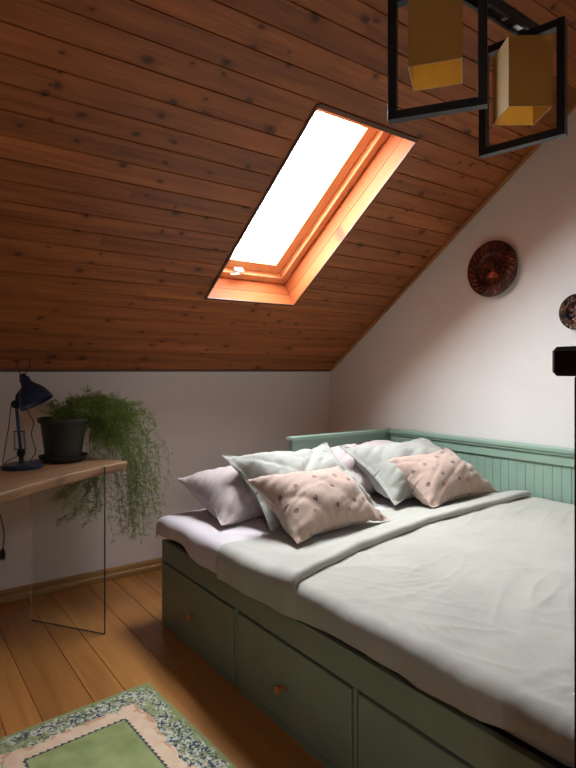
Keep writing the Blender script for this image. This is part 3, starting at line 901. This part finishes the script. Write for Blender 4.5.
tube(bm, smooth_path([neck+ax*.004, lp(26.5, 371.5), lp(29.2, 367), lp(29.6, 361.5), lp(28.4, 358.5)], 5), .0022, 6)
obj('top_cap', bm, BLACKM, lamp, smooth='angle')
bm = NB(); lathe(bm, [(0, .06), (.02, .062), (.027, .085), (.029, .10), (.02, .118), (0, .124)], 24, mt)
obj('bulb', bm, WHITEM, lamp, smooth=True)
bm = NB()
tube(bm, smooth_path([jc+Vector((0, 0, .01)), lp(11.5, 404, .02), lp(9, 425, .03), lp(5.5, 445, .04), lp(3.5, 458, .05), lp(3.0, 464, .07), lp(8, 460.5, .10), lp(17, 456.5, .10)], 8), .0022, 6)
tube(bm, smooth_path([lp(27, 409, .03), lp(30, 415.5, .04), lp(33.6, 422.5, .04), lp(31.5, 434, .04), lp(34.5, 446, .05), lp(35.6, 452, .05), lp(33, 457, .05), lp(29.5, 461.5, .06)], 8), .0022, 6)
obj('cord', bm, CORD, lamp, smooth=True)

# dangling power cable under the desk
cb = thing('power_cable', 'black power cable with a small plug hanging below the left end of the desk', 'cable', (.33, 3.20, .65))
def on_y(u, v_, yv):
    r = u-288; ax_, ay_ = FPX*FS+r*FC, FPX*FC-r*FS; t_ = yv/ay_; return Vector((ax_*t_, yv, H+(371-v_)*t_))
bm = NB(); cl = Vector(cb.location)
tube(bm, smooth_path([on_y(-22, 472, 2.62)-cl, on_y(-14, 497, 2.8)-cl, on_y(-3, 508, 3.1)-cl, on_y(1.5, 520, 3.17)-cl, on_y(4, 535, 3.19)-cl, on_y(2.6, 550, 3.2)-cl], 7), .0028, 6)
obj('cord', bm, CORD, cb, smooth=True)
bm = NB(); pc = on_y(2.4, 554, 3.2)-cl
lathe(bm, [(0, .028), (.006, .026), (.012, .012), (.013, -.018), (.011, -.024), (0, -.024)], 16, Matrix.Translation(pc))
tube(bm, [pc+Vector((-.006, 0, -.022)), pc+Vector((-.006, 0, -.036))], .002, 6); tube(bm, [pc+Vector((.006, 0, -.022)), pc+Vector((.006, 0, -.036))], .002, 6)
obj('plug', bm, CORD, cb, smooth='angle')

# ------------------------------------------------------------------ potted fern
PC = Vector((.735, 2.888, DZ))
sc_ = thing('plant_saucer', 'dark green saucer under the fern pot on the oak desk', 'saucer', PC)
bm = NB(); lathe(bm, [(0, .0005), (.088, .0005), (.095, .004), (.112, .022), (.116, .030), (.111, .030), (.104, .022), (.092, .008), (0, .006)], 48)
o = obj('saucer_dish', bm, POT, sc_, smooth='angle')
fern = thing('potted_fern', 'trailing asparagus fern in a dark green pot at the end of the oak desk', 'potted plant', PC+Vector((0, 0, .0065)))
bm = NB()
lathe(bm, [(0, .0), (.080, .0), (.083, .003), (.086, .03), (.106, .182), (.108, .184), (.117, .186), (.119, .190), (.119, .206), (.1165, .208), (.112, .206), (.108, .19), (.100, .17), (.098, .165)], 56)
obj('pot', bm, POT, fern, smooth='angle')
bm = NB(); lathe(bm, [(0.0, .178), (.05, .177), (.1, .172)], 30); obj('soil', bm, SOIL, fern, smooth=True)

rng = random.Random(11)
def wp(u, v_, d_):       # point seen at (u,v) at forward depth d_, local to the fern
    return fr(d_, (u-288)/FPX*d_, H-(v_-371)/FPX*d_)-Vector(fern.location)
bs = NB(); bl = NB()
def leaf(bm, p, d, L, w):
    s_ = d.cross(Vector((rng.uniform(-1, 1), rng.uniform(-1, 1), rng.uniform(-1, 1)))).normalized()*w
    m_ = p+d*L*.5; e = p+d*L
    v0 = bm.verts.new(p); v1 = bm.verts.new(m_+s_); v2 = bm.verts.new(e); v3 = bm.verts.new(m_-s_)
    bm.faces.new((v0, v1, v2, v3))
def rv(): 
    return Vector((rng.gauss(0, 1), rng.gauss(0, 1), rng.gauss(0, 1))).normalized()
def frond(pts, density=1., start=.2, rs=.0009):
    path = smooth_path(pts, 9)
    tube(bs, path, [rs*(1.2-.7*k/len(path)) for k in range(len(path))], 4)
    n_ = len(path)
    for k in range(int(n_*start), n_-1):
        p = path[k]; tan = (path[k+1]-p).normalized()
        nb = 1 if rng.random() < density*.75 else 0
        if rng.random() < density*.45: nb += 1
        for _ in range(nb):
            # side twig
            d_ = (rv()+tan*.5+Vector((0, 0, -.15))).normalized(); tl = rng.uniform(.012, .045)
            q = p+d_*tl
            tube(bs, [p, p+d_*tl*.5+Vector((0, 0, .002)), q], .0005, 3, False)
            for t_ in (.3, .5, .7, .85, 1.):
                c = p+d_*tl*t_
                for _k in range(rng.choice((1, 2, 3))):
                    leaf(bl, c, (rv()+d_*.5).normalized(), rng.uniform(.009, .017), rng.uniform(.0009, .0016))
        if k > n_*.8: 
            for _k in range(3): leaf(bl, p, (rv()+tan).normalized(), .011, .001)
top = Vector((0, 0, .185))
def start():
    a = rng.uniform(0, 2*math.pi); r_ = rng.uniform(.01, .08)
    return top+Vector((math.cos(a)*r_, math.sin(a)*r_, 0))
for k in range(80):      # bushy cascade to the right
    s0 = start(); u = rng.gauss(116, 14); v_ = rng.uniform(412, 480); d_ = rng.uniform(2.78, 3.08)
    if u < 126: v_ = min(v_, 452-rng.uniform(0, 12))
    mid = wp(rng.uniform(78, 118), rng.uniform(398, 420), rng.uniform(2.8, 3.0))
    frond([s0, s0.lerp(mid, .45)+Vector((0, 0, rng.uniform(.015, .05))), mid, wp(u, v_, d_)], 1.15, .25)
for k in range(70):      # long sprays hanging past the desk end
    s0 = start(); d_ = rng.uniform(2.88, 3.12)
    u2 = rng.gauss(138, 14); v2 = rng.uniform(465, 540) if k % 3 else rng.uniform(505, 545)
    u2 = min(162, max(103, u2))
    m1 = wp(rng.uniform(88, 134), rng.uniform(399, 420), d_-.05); m2 = wp(u2-rng.uniform(-4, 14), v2-rng.uniform(45, 75), d_)
    frond([s0, s0.lerp(m1, .5)+Vector((0, 0, .03)), m1, m2, wp(u2, v2, d_)], .95, .35)
for k in range(26):      # sprays under the desk edge seen through the glass
    d_ = rng.uniform(3.05, 3.16); u2 = rng.uniform(48, 104); v2 = rng.uniform(488, 528)-(104-u2)*.08
    s0 = start(); m1 = wp(rng.uniform(82, 105), rng.uniform(404, 420), 3.05); m2 = wp(rng.uniform(86, 108), rng.uniform(440, 470), d_+.05)
    frond([s0, s0.lerp(m1, .5)+Vector((0, 0, .03)), m1, m2, wp((u2+98)/2, v2-14, d_), wp(u2, v2, d_)], .8, .62)
for k in range(14):      # thin sprays behind the pot
    d_ = rng.uniform(2.95, 3.1); u2 = rng.uniform(88, 108); s0 = start()
    m1 = wp(rng.uniform(84, 104), rng.uniform(400, 418), d_)
    frond([s0, m1, wp(u2, rng.uniform(430, 458), d_)], .6, .3)
for k in range(24):      # low tuft over the rim
    s0 = start(); u2 = rng.uniform(42, 96); e = wp(u2, rng.uniform(398, 413), rng.uniform(2.7, 3.0))
    frond([s0, s0.lerp(e, .5)+Vector((0, 0, .012)), e], .8, .1)
for e in ((88, 391), (90, 398), (146, 420), (152, 414), (160, 470), (136, 405)):
    frond([start(), wp(86, 402, 2.9), wp((e[0]+86)/2, min(e[1], 402)-2, 2.92), wp(*e, 2.95)], .55, .5)
obj('stems', bs, STEMM, fern, keep=True)
fo = obj('foliage', bl, LEAF, fern, keep=True)
# keep the fern in front of the wall and above the ground
for o_ in fern.children:
    for v_ in o_.data.vertices:
        w_ = v_.co.y+fern.location.y
        if w_ > YK-.012: v_.co.y = YK-.012-fern.location.y-(w_-YK)*.2

# ------------------------------------------------------------------ rug
ra = math.radians(3.5)
rug = obj('rug', (lambda b: (box(b, 0, RW, 0, RL, .0005, .009, bev=.003), b)[1])(NB()), RUG)
rug.matrix_world = frame_mtx((.848, 2.092, 0), (-math.cos(ra), -math.sin(ra), 0), (math.sin(ra), -math.cos(ra), 0), (0, 0, 1))
tag(rug, 'small green wool rug with a peach and floral border lying on the floorboards', 'rug')

# ------------------------------------------------------------------ ceiling light
cl_ = thing('ceiling_light', 'black square-framed ceiling light with two ochre fabric shades', 'ceiling light', (1.30, .895, 2.19))
O = Vector(cl_.location)
bm = NB()
for yy in (-.016, .016): box(bm, -.30, .225, yy-.005, yy+.005, -.012, .018, bev=.001)
for xx in (-.30, -.1, .0, .1, .215): box(bm, xx-.005, xx+.008, -.011, .011, -.008, .014)
obj('mounting_bar', bm, BLACKM, cl_)
bm = NB(); 
for xx in (.095, .15): box(bm, xx-.016, xx+.016, -.0105, .0105, -.006, .003, bev=.001)
tube(bm, [(.135, 0, .0), (.135, 0, .045)], .003, 8)
obj('bracket', bm, STEEL, cl_)
bm = NB()
ch = H+(YK-O.y)*M-O.z
tube(bm, [(-.03, 0, .01), (-.03, 0, ch-.04)], .007, 12)
lathe(bm, [(0, ch-.055), (.045, ch-.055), (.048, ch-.05), (.048, ch+.02), (0, ch+.02)], 32, Matrix.Translation((-.03, 0, 0)))
obj('drop_rod', bm, BLACKM, cl_, smooth='angle')
def lampframe(center, wdir, side, shade_c, sd_u, sd_w, Wf, ztop, zbot, sz0, sz1, sw):
    """frame standing in the plane (wdir, z); square shade with horizontal axes sd_u, sd_w"""
    wd = Vector(wdir).normalized(); nd = Vector((-wd.y, wd.x, 0))
    mt = frame_mtx(Vector(center)-O, wd, nd, (0, 0, 1)); t_ = .021; hw = Wf/2; dpt = .013
    b = NB()
    z0, z1 = zbot-O.z, ztop-O.z
    mt2 = mt.copy(); mt2[2][3] = 0
    box(b, -hw, -hw+t_, -dpt, dpt, z0, z1, mt2, .001); box(b, hw-t_, hw, -dpt, dpt, z0, z1, mt2, .001)
    box(b, -hw+t_, hw-t_, -dpt, dpt, z0, z0+t_, mt2, .001); box(b, -hw+t_, hw-t_, -dpt, dpt, z1-t_, z1, mt2, .001)
    f_ = obj('frame', b, BLACKM, cl_)
    u_ = Vector(sd_u).normalized(); w_ = Vector(sd_w).normalized(); h_ = sw/2
    m3 = frame_mtx((shade_c[0]-O.x, shade_c[1]-O.y, 0), u_, w_, (0, 0, 1))
    a0, a1 = sz0-O.z, sz1-O.z
    b = NB(); q = .0018
    for (x0, x1, y0, y1) in ((-h_, h_, -h_, -h_+q), (-h_, h_, h_-q, h_), (-h_, -h_+q, -h_+q, h_-q), (h_-q, h_, -h_+q, h_-q)):
        box(b, x0, x1, y0, y1, a0, a1, m3)
    bmesh.ops.recalc_face_normals(b, faces=b.faces)
    c2 = Vector((m3[0][3], m3[1][3], 0))
    for f in b.faces:
        cc = f.calc_center_median(); rel = Vector((cc.x-c2.x, cc.y-c2.y, 0))
        if abs(f.normal.z) < .3 and f.normal.dot(rel) < 0 and rel.length > h_*.5: f.material_index = 1
        elif f.normal.z < -.5: f.material_index = 2
    s_ = obj('lamp_shade', b, None, cl_, mats=[SHADE, SHADEIN, SHADEW], keep=True)
    b = NB(); tube(b, [(m3[0][3], m3[1][3], a1+.02), (m3[0][3], m3[1][3], a1-.05)], .014, 14)
    box(b, -h_+.002, h_-.002, -.002, .002, a1-.03, a1-.027, m3); box(b, -.002, .002, -h_+.002, h_-.002, a1-.03, a1-.027, m3)
    obj('lamp_holder', b, BLACKM, s_)
def vdir(vp): # world horizontal direction of a vanishing point at pixel column vp
    r = vp-288; return Vector((FPX*FS+r*FC, FPX*FC-r*FS, 0)).normalized()
p2 = fr(1.579, .655, 0); d2_ = vdir(-330)
s2c = fr(1.565, (521.5-288)/FPX*1.565, 0)
lampframe((p2.x, p2.y, 0), d2_, 1, s2c, Vector((FC, -FS, 0)), Vector((FS, FC, 0)), .236, 2.163, 1.850, 1.930, 2.120, .118)
p1 = fr(1.380, .3648, 0); d1_ = vdir(-1157)
a = fr(1.3125, .2803, 0); b_ = fr(1.275, .3947, 0); mid = (a+b_)/2; u1 = (b_-a).normalized(); w1 = Vector((-u1.y, u1.x, 0))
if w1.dot(Vector((FS, FC, 0))) < 0: w1 = -w1
s1c = mid+w1*.06
lampframe((p1.x, p1.y, 0), d1_, 1, s1c, u1, w1, .236, 2.163, 1.850, 1.930, 2.120, .12)

# ------------------------------------------------------------------ wall plates
def plate(label, y, z, R, m_rim, m_in, tilt, seed, group):
    t_ = thing('wall_plate', label, 'decorative plate', (XG-.004, y, z), 0, group)
    T = Matrix.Rotation(tilt, 4, 'Y') @ frame_mtx((-.002, 0, 0), (0, 1, 0), (0, 0, 1), (-1, 0, 0)) 
    r_ = random.Random(seed)
    b = NB()
    lathe(b, [(0, .004), (.50*R, .004), (.56*R, .008), (.60*R, .018), (.64*R, .021), (.68*R, .018), (.90*R, .022), (.95*R, .026), (.985*R, .026), (R, .022), (R, .016), (.6*R, .008), (.5*R, -.001), (0, -.001)], 72, T)
    obj('dish', b, m_rim, t_, smooth='angle')
    b = NB()      # embossed leaves around the rim
    N_ = 26
    for k in range(N_):
        a_ = 2*math.pi*k/N_
        for q in range(3):
            aa = a_+q*.07; rr_ = R*(.72+.075*q)
            bmesh.ops.create_icosphere(b, subdivisions=1, radius=1., matrix=T @ Matrix.Translation((rr_*math.cos(aa), rr_*math.sin(aa), .0215)) @ Matrix.Rotation(aa+r_.uniform(-1.4, 1.4), 4, 'Z') @ Matrix.Diagonal((R*r_.uniform(.035, .06), R*.024, r_.uniform(.003, .006), 1)))
    for k in range(60):
        a_ = 2*math.pi*k/60
        bmesh.ops.create_icosphere(b, subdivisions=1, radius=R*.014, matrix=T @ Matrix.Translation((R*.555*math.cos(a_), R*.555*math.sin(a_), .010)))
    obj('rim_relief', b, m_in, t_, smooth=True)
    return t_, T
gp = None
t1, T1 = plate('larger dark copper plate with a raised tower in its centre, on the gable wall', 1.862, 1.788, .156, COPD, COPB, math.radians(2), 1, gp)
b = NB()
R = .156
# raised slender tower over a leafy base
for z0, z1, w0, w1_ in ((-.045, -.03, .040, .034), (-.03, -.012, .020, .012), (-.012, .045, .006, .002)):
    vs = [b.verts.new(T1 @ Vector(p)) for p in ((-w0, z0, .004), (w0, z0, .004), (w1_, z1, .004), (-w1_, z1, .004), (-w0*.5, z0, .011), (w0*.5, z0, .011), (w1_*.5, z1, .010), (-w1_*.5, z1, .010))]
    for q in ((4, 5, 6, 7), (0, 1, 5, 4), (1, 2, 6, 5), (2, 3, 7, 6), (3, 0, 4, 7)): b.faces.new([vs[i] for i in q])
r_ = random.Random(4)
for k in range(34):
    a_ = r_.uniform(math.pi, 2*math.pi); rr_ = r_.uniform(.01, .05)
    bmesh.ops.create_icosphere(b, subdivisions=1, radius=1., matrix=T1 @ Matrix.Translation((rr_*math.cos(a_)*1.1, -.022+rr_*math.sin(a_)*.55, .007)) @ Matrix.Rotation(r_.uniform(0, 3), 4, 'Z') @ Matrix.Diagonal((.008, .004, .004, 1)))
for k in range(12):
    a_ = 2*math.pi*k/12
    tube(b, [T1 @ Vector((.052*math.cos(a_), .052*math.sin(a_), .006)), T1 @ Vector((.068*math.cos(a_), .068*math.sin(a_), .007))], .0025, 5)
obj('centre_relief', b, COPB, t1, smooth=True)
t2, T2 = plate('smaller blackened bronze plate hanging above the bed to the right', 1.388, 1.509, .089, PEWT, PEWT, math.radians(1), 2, gp)
b = NB(); lathe(b, [(0, .016), (.006, .015), (.011, .011), (.018, .009), (.020, .012), (.023, .012), (.026, .006), (.03, .004)], 32, T2)
for k in range(10):
    a_ = 2*math.pi*k/10
    bmesh.ops.create_icosphere(b, subdivisions=1, radius=1., matrix=T2 @ Matrix.Translation((.035*math.cos(a_), .035*math.sin(a_), .008)) @ Matrix.Rotation(a_, 4, 'Z') @ Matrix.Diagonal((.008, .0045, .004, 1)))
obj('centre_relief', b, COPD, t2, smooth='angle')

# unseen roof window added for fill light, in the slope behind the camera
W2X0, W2X1, W2S0, W2S1 = -.90, -.44, 1.3, 1.95
fill_win = bpy.data.objects.new('fill_window', None); C.objects.link(fill_win); fill_win.matrix_world = RM2; tag(fill_win, kind='structure')
bm = NB(); lay = bm.faces.layers.float.new('pid')
ring(bm, lay, W2X0-.015, W2X1+.015, W2S0-.015, W2S1+.015, .015, -.16, .004, 31, 0)
obj('side_lining', bm, PINE_NEW, fill_win)
bm = NB(); lay = bm.faces.layers.float.new('pid')
ring(bm, lay, W2X0, W2X1, W2S0, W2S1, .05, -.16, -.11, 41)
obj('window_frame', bm, PINE_FR, fill_win)
bm = NB(); box(bm, W2X0+.05, W2X1-.05, W2S0+.05, W2S1-.05, -.14, -.136); obj('glass_pane', bm, WGLASS, fill_win)

# ------------------------------------------------------------------ newel post at the right edge
nw = thing('newel_post', 'near-black wooden newel post with a chamfered cap at the right edge of the view', 'post', (.987, .436, 0))
b = NB(); box(b, -.0445, .0445, -.0445, .0445, 0.0, .995+.217, bev=.004); obj('post', b, POSTM, nw)
b = NB()
for z, h_ in ((1.2115, .060),):
    pr = [(-.0595, 1.2115), (.0595, 1.2115)]
t_ = bmesh.ops.create_cube(b, size=1.)
for v_ in b.verts: v_.co = Vector((v_.co.x*.142, v_.co.y*.142, 1.2115+(v_.co.z+.5)*.0495))
bmesh.ops.bevel(b, geom=list(b.edges), offset=.0075, segments=1, affect='EDGES')
obj('cap', b, POSTM, nw)

# ------------------------------------------------------------------ light
SKY, GLOW, GLOWDIR = 24., 2.4, (.0, .70, .72)     # hazy sun brightens the clouds beyond the knee wall
w = bpy.data.worlds.new('overcast_sky'); bpy.context.scene.world = w; w.use_nodes = True
bg = w.node_tree.nodes['Background']; bg.inputs[0].default_value = (.94, .97, 1.0, 1); bg.inputs[1].default_value = SKY
nt = w.node_tree
tcw = nt.nodes.new('ShaderNodeTexCoord'); dt = nt.nodes.new('ShaderNodeVectorMath'); dt.operation = 'DOT_PRODUCT'
nt.links.new(tcw.outputs['Generated'], dt.inputs[0]); dt.inputs[1].default_value = Vector(GLOWDIR).normalized()
mrw = nt.nodes.new('ShaderNodeMapRange'); mrw.interpolation_type = 'SMOOTHSTEP'
nt.links.new(dt.outputs['Value'], mrw.inputs[0]); mrw.inputs[1].default_value = .35; mrw.inputs[2].default_value = 1.
mrw.inputs[3].default_value = SKY; mrw.inputs[4].default_value = SKY*GLOW
nt.links.new(mrw.outputs[0], bg.inputs[1])
pl = bpy.data.lights.new('skylight_portal', 'AREA'); pl.shape = 'RECTANGLE'; pl.size = HX1-HX0-.2; pl.size_y = HS1-HS0-.2
pl.cycles.is_portal = True
po = bpy.data.objects.new('skylight_portal', pl); C.objects.link(po)
nz = Vector((0, -ST, -CT))     # into the room
cen = RM @ Vector(((HX0+HX1)/2, (HS0+HS1)/2, -.245))
po.matrix_world = frame_mtx(cen, (1, 0, 0), Vector((0, 0, 0))+(-nz).cross(Vector((1, 0, 0))), -nz)

pl2 = bpy.data.lights.new('skylight_portal', 'AREA'); pl2.shape = 'RECTANGLE'; pl2.size = .36; pl2.size_y = .55; pl2.cycles.is_portal = True  # portal of the added fill window
po2 = bpy.data.objects.new('skylight_portal', pl2); C.objects.link(po2)
nz2 = Vector((0, ST, -CT)); cen2 = RM2 @ Vector(((W2X0+W2X1)/2, (W2S0+W2S1)/2, -.15))
po2.matrix_world = frame_mtx(cen2, (1, 0, 0), (-nz2).cross(Vector((1, 0, 0))), -nz2)

# ------------------------------------------------------------------ camera
cd = bpy.data.cameras.new('camera'); cam = bpy.data.objects.new('camera', cd); C.objects.link(cam)
cam.location = (0, 0, H); cam.rotation_euler = (math.radians(90), 0, -math.atan2(FS, FC))
cd.sensor_fit = 'AUTO'; cd.sensor_width = 36; cd.lens = FPX/768*36; cd.shift_y = -13/768; cd.clip_start = .02
bpy.context.scene.camera = cam
vs = bpy.context.scene.view_settings
vs.view_transform = 'Standard'; vs.look = 'None'; vs.gamma = 1.; vs.exposure = .5; vs.use_curve_mapping = False
bpy.context.scene.cycles.max_bounces = 14; bpy.context.scene.cycles.diffuse_bounces = 8
bpy.context.scene.cycles.sample_clamp_indirect = 6.
